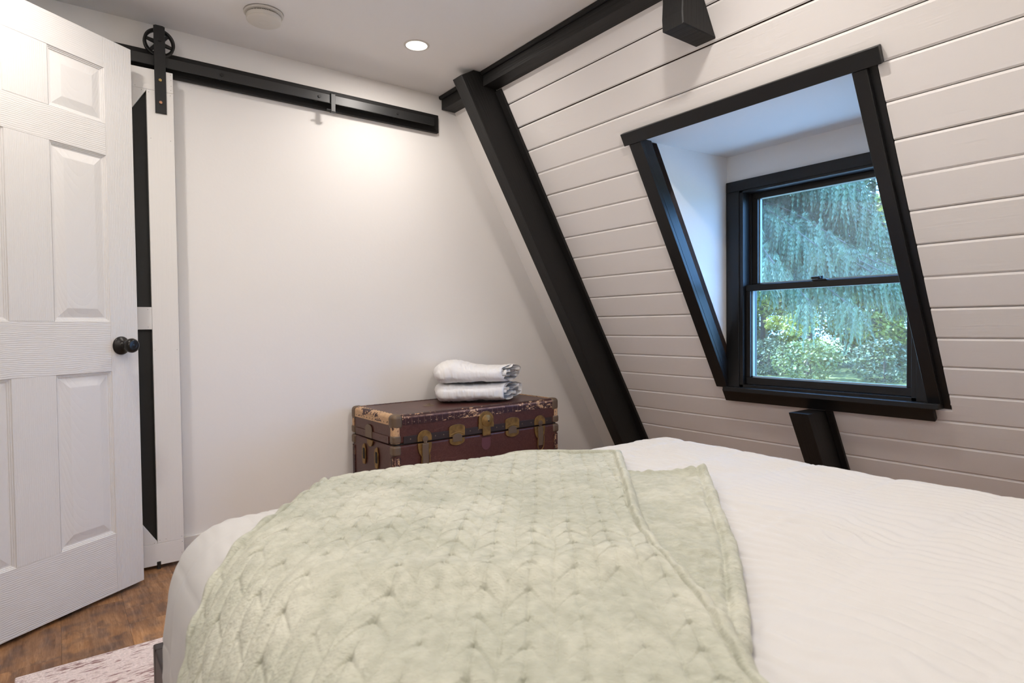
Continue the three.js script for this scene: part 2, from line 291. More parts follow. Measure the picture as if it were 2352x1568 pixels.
// ------------------------------------------------------------------ white panel door
const door = group('door_1', [-0.365, 0, -2.301], 0.611); structure(door, 'white six-panel door standing open at the left', 'door');
{
  const T = 0.035, y0 = 0.015, y1 = 2.047, xs = [0, 0.111, 0.311, 0.451, 0.651, 0.762], ys = [y0, 0.233, 0.833, 1.015, 1.62, 1.735, 1.936, y1];
  const part = (n, x0, x1, a, b, along) => { const g = box(x0, x1, a, b, -T, 0, 0.0012, along); uvm(g, along, 1, 1, rnd() * 2, rnd() * 2); mesh(n, g, M.doorGrain, door); };
  part('stile', xs[0], xs[1], y0, y1, 'y'); part('stile', xs[4], xs[5], y0, y1, 'y');
  for (const [a, b] of [[0, 1], [2, 3], [4, 5], [6, 7]]) part('rail', xs[1], xs[4], ys[a], ys[b], 'x');
  for (const [a, b] of [[1, 2], [3, 4], [5, 6]]) part('mullion', xs[2], xs[3], ys[a], ys[b], 'y');
  const prof = [[0, 0], [0.0015, -0.003], [0.0045, -0.0034], [0.006, -0.0058], [0.009, -0.0062], [0.0105, -0.0088], [0.015, -0.0092], [0.045, -0.0022], [0.0475, -0.002]];
  const panel = (x0, x1, a, b) => {
    const P = [], U = [], quad = (p, q, r, s) => { for (const k of [p, q, r, p, r, s]) { P.push(...k); U.push((k[0] - x0) / (x1 - x0), (k[1] - a) / 0.6); } };
    for (const side of [1, -1]) {
      const Z = (d) => side > 0 ? d : -T - d, ring = ([o, d]) => [[x0 + o, a + o, Z(d)], [x1 - o, a + o, Z(d)], [x1 - o, b - o, Z(d)], [x0 + o, b - o, Z(d)]];
      for (let i = 0; i < prof.length - 1; i++) { const A = ring(prof[i]), B = ring(prof[i + 1]); for (let k = 0; k < 4; k++) { const l = (k + 1) % 4; side > 0 ? quad(A[k], A[l], B[l], B[k]) : quad(A[l], A[k], B[k], B[l]); } }
      const E = ring(prof.at(-1)); side > 0 ? quad(...E) : quad(...E.slice().reverse());
    }
    const g = new THREE.BufferGeometry(); g.setAttribute('position', new THREE.Float32BufferAttribute(P, 3)); g.setAttribute('uv', new THREE.Float32BufferAttribute(U, 2)); g.computeVertexNormals();
    mesh('panel', g, M.doorPanel, door);
  };
  for (const [a, b] of [[1, 2], [3, 4], [5, 6]]) { panel(xs[1], xs[2], ys[a], ys[b]); panel(xs[3], xs[4], ys[a], ys[b]); }
  const kp = [[0.0, 0.0], [0.034, 0.0], [0.034, 0.004], [0.0315, 0.0075], [0.024, 0.0115], [0.0165, 0.016], [0.0125, 0.022], [0.0118, 0.03], [0.0145, 0.036], [0.0225, 0.041], [0.0262, 0.048], [0.0268, 0.055], [0.0245, 0.062], [0.0195, 0.0665], [0.0188, 0.0655], [0.011, 0.0675], [0.0102, 0.0665], [0.0072, 0.0662], [0.006, 0.0675], [0.0, 0.0677]];
  mesh('door_knob', lathe(kp, 48).rotateX(Math.PI / 2).translate(0.69, 0.926, 0), M.knob, door);
  mesh('door_knob', lathe(kp, 48).rotateX(-Math.PI / 2).translate(0.69, 0.926, -T), M.knob, door);
  for (const y of [0.3, 1.05, 1.8]) mesh('hinge', cyl(0.006, 0.09, 12).translate(-0.004, y, -0.006), M.knob, door);
}
structure(mesh('trim_2', merge([box(XL, XL + 0.016, 0, 2.13, -1.5, -1.43, 0.002), box(XL, XL + 0.016, 0, 2.13, -2.39, -2.335, 0.002), box(XL, XL + 0.016, 2.07, 2.13, -2.39, -1.43, 0.002)]), M.trimWhite), 'white casing around the doorway', 'trim');

// ------------------------------------------------------------------ barn door, rail, hanger
const barn = group('door_2', [0, 0, -2.868]); structure(barn, 'white and black sliding barn door behind the open door', 'door');
{
  const x1 = 0.418, x0 = -0.33, yb = 0.016, yt = 2.039, T = 0.038, F = 0, Bk = -0.02;
  const p = (n, g) => mesh(n, g, M.barnWhite, barn);
  mesh('backing_panel', box(x0 + 0.002, x1 - 0.002, yb + 0.002, yt - 0.002, -T, Bk, 0.001), M.barnBlack, barn).userData.label = 'black painted backing panel';
  p('stile', box(0.322, x1, 0.106, 1.955, Bk, F, 0.0015, 'y')); p('stile', box(x0, x0 + 0.096, 0.106, 1.955, Bk, F, 0.0015, 'y'));
  p('rail', box(x0, x1, 1.9555, yt, Bk, F, 0.0015, 'x')); p('rail', box(x0 + 0.0965, 0.3215, 0.985, 1.076, Bk, F, 0.0015, 'x'));
  const notch = prism([[x0, yb], [0.318, yb], [0.318, 0.03], [0.332, 0.03], [0.332, yb], [x1, yb], [x1, 0.1055], [x0, 0.1055]], Bk, F, 0.001, 'x'); p('rail', notch);
  const xi0 = x0 + 0.0965, xi1 = 0.3215;
  p('brace', prism([[xi1, 1.951], [xi1, 1.9553], [xi1 - 0.13, 1.9553], [xi0, 1.27], [xi0, 1.08]], Bk, F - 0.0005, 0.001, 'y'));
  p('brace', prism([[xi1, 0.113], [xi1, 0.1057], [xi1 - 0.13, 0.1057], [xi0, 0.79], [xi0, 0.98]], Bk, F - 0.0005, 0.001, 'y'));
  const nails = [[0.41, 2.03], [0.411, 2.008], [0.411, 1.985], [0.41, 1.968], [0.33, 1.945], [0.407, 1.945], [0.334, 1.76], [0.405, 1.76], [0.33, 0.9], [0.41, 0.9], [0.308, 1.066], [0.308, 0.995], [0.33, 0.118], [0.352, 0.118], [0.41, 0.118], [0.412, 0.095], [0.409, 0.05], [0.31, 0.11], [0.283, 1.962], [0.305, 1.948]].map(([x, y]) => cyl(0.0011, 0.0006, 8).rotateX(Math.PI / 2).translate(x, y, 0.0002));
  stuff(mesh('nail_heads', merge(nails), M.bare, barn));
}
const hanger = group('barn_door_hanger', [0.372, 2.148, -2.868]); tag(hanger, 'black strap hanger with spoked wheel on the barn door', 'door hanger');
{
  const st = new THREE.Shape([[-0.0195, -0.282], [0.0195, -0.282], [0.0195, 0.068], [0.012, 0.071], [-0.012, 0.071], [-0.0195, 0.068]].map((q) => new THREE.Vector2(...q)));
  mesh('strap', uvm(new THREE.ExtrudeGeometry(st, { depth: 0.005, bevelEnabled: true, bevelSize: 0.0008, bevelThickness: 0.0008, bevelSegments: 1 }).translate(0, 0, 0.001)), M.blackMetal, hanger);
  const wz = -0.029;
  const rim = lathe([[0.046, -0.008], [0.0575, -0.009], [0.0575, -0.006], [0.053, -0.003], [0.053, 0.003], [0.0575, 0.006], [0.0575, 0.009], [0.046, 0.008], [0.046, -0.008]], 48).rotateX(Math.PI / 2).translate(0, 0, wz);
  const spokes = []; for (let k = 0; k < 6; k++) spokes.push(prism([[-0.0085, 0.008], [0.0085, 0.008], [0.0055, 0.048], [-0.0055, 0.048]], wz - 0.005, wz + 0.005, 0.001).rotateZ(k * Math.PI / 3 + 0.28));
  const wheel = mesh('wheel', merge([rim, ...spokes, cyl(0.016, 0.018, 24).rotateX(Math.PI / 2).translate(0, 0, wz)]).translate(0.003, 0.0135, 0), M.blackMetal, hanger);
  mesh('axle', merge([cyl(0.006, 0.046, 14).rotateX(Math.PI / 2).translate(0, 0, -0.012), cyl(0.0075, 0.004, 20).rotateX(Math.PI / 2).translate(0, 0, 0.008)]).translate(0.001, 0.0135, 0), M.blackMetal, wheel);
  const bolt = (y, m, label) => { mesh('bolt', cyl(0.0062, 0.005, 6).rotateX(Math.PI / 2).translate(-0.001, y - 2.148, 0.009), m, hanger).userData.label = label; };
  bolt(1.998, M.brassBolt, 'brass hex bolt'); bolt(1.908, M.copperBolt, 'copper hex bolt');
}
const rail = group('barn_door_rail', [0, 2.0975, ZB]); tag(rail, 'black barn door rail on a black header board along the back wall', 'rail');
{
  mesh('header_board', box(-0.36, 1.722, -0.0485, 0.0485, 0, 0.022, 0.003, 'x'), M.black, rail);
  mesh('track_bar', box(-0.34, 1.665, -0.031, 0.01, 0.068, 0.074, 0.0012, 'x'), M.steel, rail);
  for (const x of [0.03, 0.61, 1.04, 1.45]) { mesh('spacer', cyl(0.009, 0.046, 16).rotateX(Math.PI / 2).translate(x, -0.01, 0.045), M.blackMetal, rail); mesh('bolt', merge([cyl(0.0075, 0.004, 6).rotateX(Math.PI / 2).translate(x, -0.01, 0.0762)]), M.blackMetal, rail); }
  const stop = mesh('stop', merge([box(1.094, 1.116, -0.074, 0.017, 0.076, 0.081, 0.0015), box(1.094, 1.116, 0.012, 0.017, 0.062, 0.081, 0.001), box(1.094, 1.116, -0.074, -0.069, 0.062, 0.081, 0.001)]), M.steel, rail);
  mesh('bumper', cyl(0.004, 0.02, 14).rotateZ(Math.PI / 2).translate(1.084, -0.064, 0.074), M.blackMetal, stop);
}
const guide = mesh('floor_guide', box(0.319, 0.331, 0, 0.028, -2.895, -2.866, 0.001), M.blackMetal); tag(guide, 'small black floor guide in the notch under the barn door', 'door guide');

// ------------------------------------------------------------------ ceiling fittings
function downlight(x, z, label, power = LAMP_POWER) {
  const g = group('recessed_light', [x, CEIL, z]); tag(g, label, 'ceiling light', 'recessed ceiling lights');
  mesh('trim_ring', lathe([[0.0475, 0.0], [0.048, -0.003], [0.053, -0.0035], [0.057, -0.002], [0.058, 0.0]], 48), M.plastic, g);
  mesh('lamp_lens', new THREE.CircleGeometry(0.048, 40).rotateX(Math.PI / 2).translate(0, -0.0015, 0), M.lamp, g);
  const l = new THREE.RectAreaLight(LAMP_COLOR, power, 0.078, 0.078); l.name = 'recessed_lamp';
  l.position.set(x, CEIL - 0.006, z); l.lookAt(x, 0, z); scene.add(l);
}
downlight(1.348, -2.493, 'round lit recessed ceiling light near the back wall and the beam', LAMP_POWER * 0.56);
downlight(-0.02, -2.1, 'round recessed ceiling light in front of the white panel door', LAMP_POWER * 0.7);
downlight(1.28, -1.05, 'round recessed ceiling light above the foot of the bed');
downlight(1.28, 0.4, 'round recessed ceiling light above the head of the bed');
downlight(-0.02, -0.55, 'round recessed ceiling light above the left side of the bed');
{
  const d = group('smoke_detector', [0.712, CEIL, -2.6]); tag(d, 'round white smoke detector on the ceiling', 'smoke detector');
  mesh('base', lathe([[0, 0], [0.076, 0], [0.075, -0.007], [0.071, -0.0095], [0, -0.0095]], 56), M.plastic, d);
  mesh('cover', lathe([[0, -0.0145], [0.064, -0.0145], [0.067, -0.016], [0.067, -0.027], [0.0655, -0.0285], [0.0655, -0.0295], [0.067, -0.0305], [0.066, -0.034], [0.058, -0.038], [0.03, -0.0395], [0.0205, -0.0396], [0.02, -0.0388], [0.0188, -0.0388], [0.0183, -0.0397], [0, -0.04]], 56), M.plastic, d);
  const fins = []; for (let k = 0; k < 64; k++) { const a = k / 64 * Math.PI * 2; fins.push(box(0.06, 0.0645, -0.0148, -0.009, -0.0009, 0.0009, 0).rotateY(a)); }
  stuff(mesh('vent_fins', merge(fins), M.plastic, d));
  mesh('vent_recess', cyl(0.059, 0.006, 40).translate(0, -0.011, 0), M.dark, d);
}

// ------------------------------------------------------------------ rug
{
  const t = tex(1024, 1024, (u, v) => {
    const a = fbm(u * 16, v * 90, 201, 3, 16, 90), b = fbm(u * 60, v * 300, 211, 2, 60, 300), c = fbm(u * 4, v * 5, 221, 3, 4, 5);
    const k = sm(0.55, 0.72, a * 0.42 + b * 0.5 + c * 0.12);
    return mixc(mixc([236, 222, 217], [224, 205, 200], c), [134, 98, 94], k * 0.85).map((x) => x + 26 * (fbm(u * 300, v * 300, 231, 1) - 0.5));
  }, { color: true, rep: [0.9, 0.9] });
  const tb = tex(256, 256, (u, v) => 128 + 200 * (fbm(u * 60, v * 90, 241, 2, 60, 90) - 0.5), { rep: [4, 4] });
  tag(mesh('rug', box(-0.11, 1.95, 0.0005, 0.011, -2.198, 0.3, 0.004, 'x').translate(0, 0, 0), std('streaked_rug', { map: t, roughness: 1, bumpMap: tb, bumpScale: 0.004 })), 'off-white rug with maroon streaks under the bed', 'rug');
  const r = scene.getObjectByName('rug'), uv = r.geometry.attributes.uv, p = r.geometry.attributes.position;
  for (let i = 0; i < uv.count; i++) uv.setXY(i, p.getX(i), p.getZ(i));
}

// ------------------------------------------------------------------ bed
const BX0 = 0.295, BX1 = 1.58, BZ0 = -1.28, BZ1 = 0.56, BY = 0.612, BR = 0.14;
function wrap(a, b, off) {                                            // lays a sheet over the bed: flat on top, rounded over the edge, then hanging
  const cx = clamp(a, BX0, BX1), cz = clamp(b, BZ0, BZ1), ox = a - cx, oz = b - cz, h = Math.hypot(ox, oz);
  if (h < 1e-6) return [a, BY + off, b];
  const L = Math.pow(ox ** 4 + oz ** 4, 0.25), dx = ox / h, dz = oz / h, th = L / BR;
  if (th < Math.PI / 2) { const q = (BR + off) * Math.sin(th); return [cx + dx * q, BY - BR + (BR + off) * Math.cos(th), cz + dz * q]; }
  const e = L - BR * Math.PI / 2, f = BR + off + 0.06 * e; return [cx + dx * f, BY - BR - e, cz + dz * f];
}
{
  const fr = group('bed_frame', [0, 0, 0]); tag(fr, 'low dark wooden bed frame under the white comforter', 'bed frame');
  mesh('side_rail', box(0.157, 0.187, 0.12, 0.3, -1.49, 0.66, 0.004, 'z'), M.bedWood, fr); mesh('side_rail', box(1.688, 1.718, 0.12, 0.3, -1.49, 0.66, 0.004, 'z'), M.bedWood, fr);
  mesh('foot_rail', box(0.157, 1.718, 0.12, 0.3, -1.522, -1.492, 0.004, 'x'), M.bedWood, fr); mesh('platform', box(0.19, 1.685, 0.26, 0.29, -1.49, 0.66, 0.002, 'x'), M.bedWood, fr);
  for (const [x, z] of [[0.16, -1.518], [1.655, -1.518], [0.16, 0.6], [1.655, 0.6]]) mesh('leg', box(x, x + 0.06, 0.011, 0.12, z, z + 0.06, 0.004), M.bedWood, fr);
  mesh('headboard', box(0.15, 1.725, 0.12, 0.95, 0.72, 0.76, 0.006, 'x'), M.bedWood, fr);
  tag(mesh('mattress', box(0.2, 1.675, 0.3, 0.55, -1.38, 0.65, 0.06), M.mattress), 'mattress hidden under the white comforter', 'mattress');
  const LH = BR * Math.PI / 2 + 0.165, A0 = BX0 - LH, A1 = BX1 + LH, B0 = BZ0 - LH, B1 = BZ1 + LH;
  const g = grid(360, 460, (u, v) => {
    const a = A0 + (A1 - A0) * u, b = B0 + (B1 - B0) * v;
    const chan = (x, p, o) => { const d = Math.abs(mod(x - o, p)); return Math.min(d, p - d); };
    const dz = chan(b, 0.205, 0.0), dx = chan(a, 0.155, 1.229);
    const amp = 0.35 + 0.65 * sm(0.3, 0.6, fbm(a * 3, b * 3, 303, 2));
    const rip = 0.0042 * amp * (0.25 + 1.1 * fbm(a * 9, b * 6, 305, 2)) * Math.sin(2 * Math.PI * (a / 0.031 + 3.4 * fbm(a * 5, b * 7, 301, 3) + 0.5 * vn(a * 30, b * 14, 307))) * (0.3 + 0.7 * sm(0, 0.02, dz));
    const edge = Math.min(u, 1 - u, v, 1 - v);
    const off = rip - 0.002 * Math.exp(-((dz / 0.005) ** 2)) - 0.0016 * Math.exp(-((dx / 0.006) ** 2)) + 0.02 * (fbm(a * 3.2, b * 3.2, 311, 3) - 0.5) + 0.006 * (fbm(a * 12, b * 12, 321, 2) - 0.5);
    const p = wrap(a, b, off - rip * sm(BY - 0.004, BY - 0.05, wrap(a, b, 0)[1]));
    const hang = sm(BY - BR, BY - BR - 0.12, p[1]);
    p[1] += hang * 0.015 * Math.sin((a - b) * 21) ; if (edge < 0.004) p[1] += 0.004;
    return p;
  }, (u, v, p) => [p[0], p[2]]);
  tag(mesh('comforter', g, M.comforter), 'white quilted comforter covering the bed', 'comforter');
}

// sage throw folded in half, laid across the foot corner of the bed
{
  const AX = 1.23, AZ = -1.142, e1 = [-0.64, 0.768], e2 = [-0.768, -0.64], W = 0.71, LN = 1.5;
  const lerpT = (T, x) => { for (let i = 0; i < T.length - 1; i++) if (x <= T[i + 1][0]) { const t = clamp((x - T[i][0]) / (T[i + 1][0] - T[i][0]), 0, 1), s = t * t * (3 - 2 * t); return T[i][1] + (T[i + 1][1] - T[i][1]) * (t * 0.5 + s * 0.5); } return T.at(-1)[1]; };
  const hem = [[0, 0], [0.222, 0.014], [0.392, 0.024], [0.565, 0.036], [0.677, 0.036], [0.767, 0.027], [0.836, 0.015], [0.907, 0.006], [0.971, -0.001], [1.07, 0.001], [1.6, -0.04]];
  const flap = [[0.2, -0.168], [0.243, -0.172], [0.335, -0.157], [0.488, -0.129], [0.631, -0.107], [0.727, -0.085], [0.806, -0.065], [0.885, -0.045], [0.96, -0.023], [1.05, 0.012], [1.6, 0.06]];
  const roll = (d, r) => d >= r ? 1 : Math.sqrt(Math.max(0, 1 - (1 - d / r) ** 2));
  const at = (u, v) => [AX + e1[0] * u + e2[0] * v, AZ + e1[1] * u + e2[1] * v];
  const cell = 0.029, pit = 0.058;
  const tufts = (u, v) => {                                            // zigzag columns with stitched hollows
    const wob = 0.01 * (fbm(u * 9, v * 9, 401, 2) - 0.5), c = (v + wob) / cell, k = Math.floor(c), a = c - k;
    const zig = (mod(k, 2) ? 1 - a : a) * 0.048, q = (u - zig + 0.012 * (fbm(u * 6, v * 6, 411, 2) - 0.5)) / pit, r = Math.floor(q), b = q - r;
    const dA = Math.min(a, 1 - a) * cell, dB = Math.min(b, 1 - b) * pit * 0.8;
    const fade = 0.32 + 0.68 * sm(0.2, 0.8, vn(k * 0.45 + 3, r * 0.6, 421)), fadeA = mod(k, 2) ? 0.35 : 0.9;
    const puff = 0.0008 * sm(0, 0.012, dA) + 0.0015 * sm(0, 0.02, dB) * fade, dD = (mod(k, 2) ? 1 - a : a) * cell;
    const groove = -0.0032 * fadeA * (0.3 + 0.7 * fade) * Math.exp(-((dA / 0.0017) ** 2)) - 0.004 * fade * (0.5 + 0.5 * Math.exp(-dD / 0.012)) * Math.exp(-((dB / 0.0018) ** 2)) - 0.0042 * fade * Math.exp(-((dD * dD + dB * dB) / 0.000018));
    return puff + groove;
  };
  const fold = (u, v) => 0.026 * (fbm(u * 4 + 1, v * 4, 431, 3) - 0.5) + 0.018 * Math.exp(-(((u - 0.86 - 0.12 * (v - 0.2) + 0.02 * Math.sin(v * 16)) / 0.05) ** 2)) * sm(0.02, 0.12, v) * sm(0.6, 0.35, v);
  const throwG = group('throw_blanket'); tag(throwG, 'sage green plush throw folded over the foot of the bed', 'blanket');
  const NU = 1000, NV = 480;
  const upper = grid(NU, NV, (i, j) => {
    const u = i * LN, h = lerpT(hem, u), v = h + (W - h) * j, dEdge = Math.min(j * W, (1 - j) * W, u + 0.004, LN - u);
    const [a, b] = at(u, v), under = sm(0.1, 0.3, u) * 0.008;
    let off = 0.004 + (0.026 + under) * roll(dEdge, 0.02);
    const inner = sm(0.022, 0.034, dEdge);
    off += inner * (tufts(u, v) + fold(u, v)) - 0.007 * Math.exp(-(((dEdge - 0.026) / 0.0035) ** 2)) + 0.0022 * (fbm(u * 60, v * 60, 441, 2) - 0.5) + 0.003 * Math.sin(u * 90 + 4 * vn(u * 9, 1, 451)) * (1 - inner) ;
    return wrap(a, b, off + 0.006);
  }, (i, j) => [i * LN, j * W]);
  mesh('upper_layer', upper, M.sage, throwG).userData.label = 'upper layer with stitched zigzag tufts';
  const u0 = 0.205, lower = grid(520, 160, (i, j) => {
    const u = u0 + (1.3 - u0) * i + 0.012 * Math.sin(j * 14) * (1 - i), o = lerpT(flap, u), v = o + (0.22 - o) * j, dEdge = Math.min(v - o, (u - u0) * 0.9 + 0.001);
    const [a, b] = at(u, v), corner = Math.exp(-(((u - u0 - 0.02) / 0.02) ** 2) - (((v - o - 0.02) / 0.02) ** 2));
    const off = 0.004 + 0.016 * roll(dEdge, 0.016) + 0.012 * corner + 0.012 * (fbm(u * 14, v * 14, 461, 3) - 0.5) - 0.006 * Math.exp(-(((v - o - 0.027) / 0.005) ** 2)) + 0.009 * (fbm(u * 55, v * 55, 471, 3) - 0.5) + 0.008 * Math.exp(-(((u - u0 - 0.012) / 0.012) ** 2)) * (0.4 + vn(v * 60, 0, 481));
    return wrap(a, b, off + 0.003);
  }, (i, j) => [i * 1.1, j * 0.3]);
  mesh('lower_layer', lower, M.sage, throwG).userData.label = 'plain plush under-layer peeking out';
}

// ------------------------------------------------------------------ trunk
const TR = { x: 1.686, z: -2.714, turn: 0.02, W: 0.495, D: 0.2275, H: 0.59, seam: 0.456 };
const trunk = group('steamer_trunk', [TR.x, 0, TR.z], TR.turn); tag(trunk, 'old maroon steamer trunk with brass hardware against the back wall', 'trunk');
{
  const { W, D, H, seam } = TR;
  const tF = tex(512, 512, (u, v) => {
    const a = fbm(u * 5, v * 5, 501, 4, 5, 5), b = fbm(u * 120, v * 120, 511, 2, 120, 120), s = sm(0.012, 0, Math.abs(fbm(u * 4, v * 22, 521, 3, 4, 22) - 0.5)) * sm(0.6, 0.7, fbm(u * 7, v * 7, 531, 2, 7, 7));
    return mixc(mixc([70, 37, 32], [90, 52, 43], a), [170, 120, 90], s * 0.5).map((c) => c + 18 * (b - 0.5));
  }, { color: true, rep: [1.6, 1.6] });
  const fibre = std('maroon_fibreboard', { map: tF, roughness: 0.38 });
  const worn = (s, amount, lines) => tex(1024, 128, (u, v) => {
    const n = fbm(u * 40, v * 6, s, 4), n2 = fbm(u * 8, v * 1.5, s + 5, 3), n3 = fbm(u * 160, v * 20, s + 9, 2);
    let k = sm(0.62 - amount * 0.3, 0.7 - amount * 0.3, n * 0.45 + n2 * 0.3 + n3 * 0.3);
    let c = mixc([58, 30, 30], [208, 168, 126], k * 0.95);
    if (lines) { const l = Math.max(sm(0.05, 0.0, Math.abs(mod(u * 31, 1) - 0.5)) * (v < 0.5 ? 1 : 0.15), sm(0.03, 0.01, Math.abs(v - 0.52))) * (0.4 + 0.6 * vn(u * 60, v * 6, s + 21)); c = mixc(c, [196, 160, 128], clamp(l, 0, 1) * 0.8); }
    return c.map((x) => x + 20 * (n3 - 0.5));
  }, { color: true });
  const bindFront = std('worn_front_binding', { map: worn(541, 0.08, true), roughness: 0.4 }), bindSide = std('worn_side_binding', { map: worn(551, 0.75, false), roughness: 0.5 }), bindPost = std('worn_post_binding', { map: worn(561, 0.22, true), roughness: 0.45 });
  const tB = tex(128, 128, (u, v) => mixc([96, 74, 44], [150, 118, 66], fbm(u * 6, v * 6, 571, 4, 6, 6)), { color: true, rep: [8, 8] });
  const brass = std('aged_brass', { map: tB, color: lin(1.25, 1.2, 1.1), roughness: 0.42, metalness: 0.5 }), brown = std('browned_steel', { color: lin(0.17, 0.115, 0.075), roughness: 0.45, metalness: 0.4 });
  mesh('body', box(-W + 0.004, W - 0.004, 0.004, seam - 0.0025, -D + 0.004, D - 0.004, 0.012), fibre, trunk);
  mesh('lid', box(-W + 0.004, W - 0.004, seam + 0.0025, H - 0.002, -D + 0.004, D - 0.004, 0.016), fibre, trunk);
  mesh('seam_liner', box(-W + 0.012, W - 0.012, seam - 0.01, seam + 0.01, -D + 0.012, D - 0.012, 0), M.dark, trunk);
  // binding strips: quarter-round L profile swept along an edge. local: edge runs along x, legs go down (-y) and back (-z)
  const bind = (len, legDown, legBack, R, uvFlip) => {
    const path = [], n = 8; path.push([0, -legDown]);
    for (let k = 0; k <= n; k++) { const a = k / n * Math.PI / 2; path.push([-R + R * Math.cos(a), -R + R * Math.sin(a)]); }
    path.push([-legBack, 0]);
    const cum = [0]; for (let k = 1; k < path.length; k++) cum.push(cum[k - 1] + Math.hypot(path[k][0] - path[k - 1][0], path[k][1] - path[k - 1][1]));
    const full = [...path.map((q, k) => [q, cum[k] / cum.at(-1)])], inner = path.map(([z, y], k) => [[z - 0.004 * (k < path.length - 1 ? 1 : 0), y - 0.004 * (k > 0 ? 1 : 0)], cum[k] / cum.at(-1)]).reverse();
    const ring = [...full, ...inner, full[0]];
    return grid(24, ring.length - 1, (u, v, i, j) => [(u - 0.5) * len, ring[j][0][1], ring[j][0][0]], (u, v, p) => [u * len, (p[1] < -R ? (p[1] + legDown) / (legDown - R) * 0.5 : 0.5 + 0.5 * Math.min(1, -p[2] / legBack))]).toNonIndexed();
  };
  const finish = (g) => { g.computeVertexNormals(); return g; };
  const mirror = (g, x, z) => { g.scale(x, 1, z); if (x * z < 0) for (const k of ['position', 'normal', 'uv']) { const a = g.attributes[k], n = a.itemSize, A = a.array; for (let i = 0; i < a.count; i += 3) for (let c = 0; c < n; c++) { const t = A[(i + 1) * n + c]; A[(i + 1) * n + c] = A[(i + 2) * n + c]; A[(i + 2) * n + c] = t; } } return g; };
  mesh('binding', finish(bind(2 * W - 0.09, 0.046, 0.03, 0.018)).translate(0, H, D), bindFront, trunk).userData.label = 'dark worn binding along the front lid edge';
  mesh('binding', finish(bind(2 * W - 0.09, 0.046, 0.03, 0.018)).rotateY(Math.PI).translate(0, H, -D), bindFront, trunk);
  mesh('binding', finish(bind(2 * D - 0.09, 0.046, 0.034, 0.018)).rotateY(-Math.PI / 2).translate(-W, H, 0), bindSide, trunk).userData.label = 'tan worn binding along the left lid edge';
  mesh('binding', finish(bind(2 * D - 0.09, 0.046, 0.034, 0.018)).rotateY(Math.PI / 2).translate(W, H, 0), bindSide, trunk);
  for (const [sx, ry] of [[-1, 0], [1, 1]]) {                          // upright corner bindings at the front and back
    for (const sz of [1, -1]) {
      const g = finish(bind(0.37, 0.034, 0.034, 0.014)).rotateZ(Math.PI / 2);          // runs along y; legs -> +x and -z
      mirror(g, sx > 0 ? -1 : 1, sz < 0 ? -1 : 1);
      mesh('binding', g.translate(sx * W, 0.215, sz * D), bindPost, trunk);
      const g2 = finish(bind(0.075, 0.03, 0.03, 0.014)).rotateZ(Math.PI / 2); mirror(g2, sx > 0 ? -1 : 1, sz < 0 ? -1 : 1);
      mesh('binding', g2.translate(sx * W, 0.5, sz * D), bindSide, trunk);
      const cx0 = sx < 0 ? -W - 0.003 : W - 0.052, cx1 = sx < 0 ? -W + 0.052 : W + 0.003, cz0 = sz > 0 ? D - 0.052 : -D - 0.003, cz1 = sz > 0 ? D + 0.003 : -D + 0.052;
      mesh('corner_cap', box(cx0, cx1, H - 0.066, H + 0.003, cz0, cz1, 0.02), brown, trunk);
      const k = 0.012;
      mesh('corner_clamp', box(sx < 0 ? cx0 + 0.0005 : cx0 + k, sx < 0 ? cx1 - k : cx1 - 0.0005, seam + 0.003, seam + 0.045, sz > 0 ? cz0 + k : cz0 + 0.0005, sz > 0 ? cz1 - 0.0005 : cz1 - k, 0.012), brown, trunk);
      mesh('corner_clamp', box(sx < 0 ? cx0 + 0.0005 : cx0 + k, sx < 0 ? cx1 - k : cx1 - 0.0005, seam - 0.05, seam - 0.003, sz > 0 ? cz0 + k : cz0 + 0.0005, sz > 0 ? cz1 - 0.0005 : cz1 - k, 0.012), brown, trunk);
    }
  }
  const strip = std('dark_band_fibre', { color: lin(0.03, 0.017, 0.014), roughness: 0.45 });
  mesh('lid_band', box(-W + 0.05, W - 0.05, seam + 0.003, seam + 0.036, D - 0.003, D + 0.0005, 0.001), strip, trunk);
  mesh('lid_band', box(-W - 0.0005, -W + 0.003, seam + 0.003, seam + 0.036, -D + 0.05, D - 0.05, 0.001), fibre, trunk);
  // rivets
  const rv = [], riv = (x, y, z, n) => { const s = new THREE.SphereGeometry(0.0032, 8, 5); s.scale(n === 0 ? 0.5 : 1, n === 1 ? 0.5 : 1, n === 2 ? 0.5 : 1); rv.push(s.translate(x, y, z)); };
  for (let k = 0; k < 29; k++) { const x = -0.42 + k * 0.03; riv(x, H - 0.036, D, 2); riv(x + 0.01, H, D - 0.025, 1); riv(x + 0.01, H, -D + 0.025, 1); }
  for (let k = 0; k < 12; k++) { const z = -0.165 + k * 0.03; for (const s of [-1, 1]) { riv(s * W, H - 0.036, z, 0); riv(s * (W - 0.028), H, z, 1); } }
  for (let k = 0; k < 11; k++) for (const s of [-1, 1]) { riv(s * (W - 0.027), 0.05 + k * 0.034, D, 2); riv(s * W, 0.05 + k * 0.034, D - 0.027, 0); }
  for (const x of [-0.41, -0.28, -0.235, -0.085, -0.035, 0.075, 0.115, 0.24, 0.30, 0.41]) riv(x, seam + 0.021, D + 0.0005, 2);
  for (let k = 0; k < 6; k++) riv(-W, seam + 0.02, -0.15 + k * 0.06, 0);
  stuff(mesh('rivets', merge(rv), brown, trunk));
  // hardware on the front
  const ext = (pts, d, b = 0.001) => { const s = new THREE.Shape(); s.setFromPoints(pts.map((q) => new THREE.Vector2(...q))); return uvm(new THREE.ExtrudeGeometry(s, { depth: d, bevelEnabled: true, bevelSize: b, bevelThickness: b, bevelOffset: -b, bevelSegments: 2 })); };
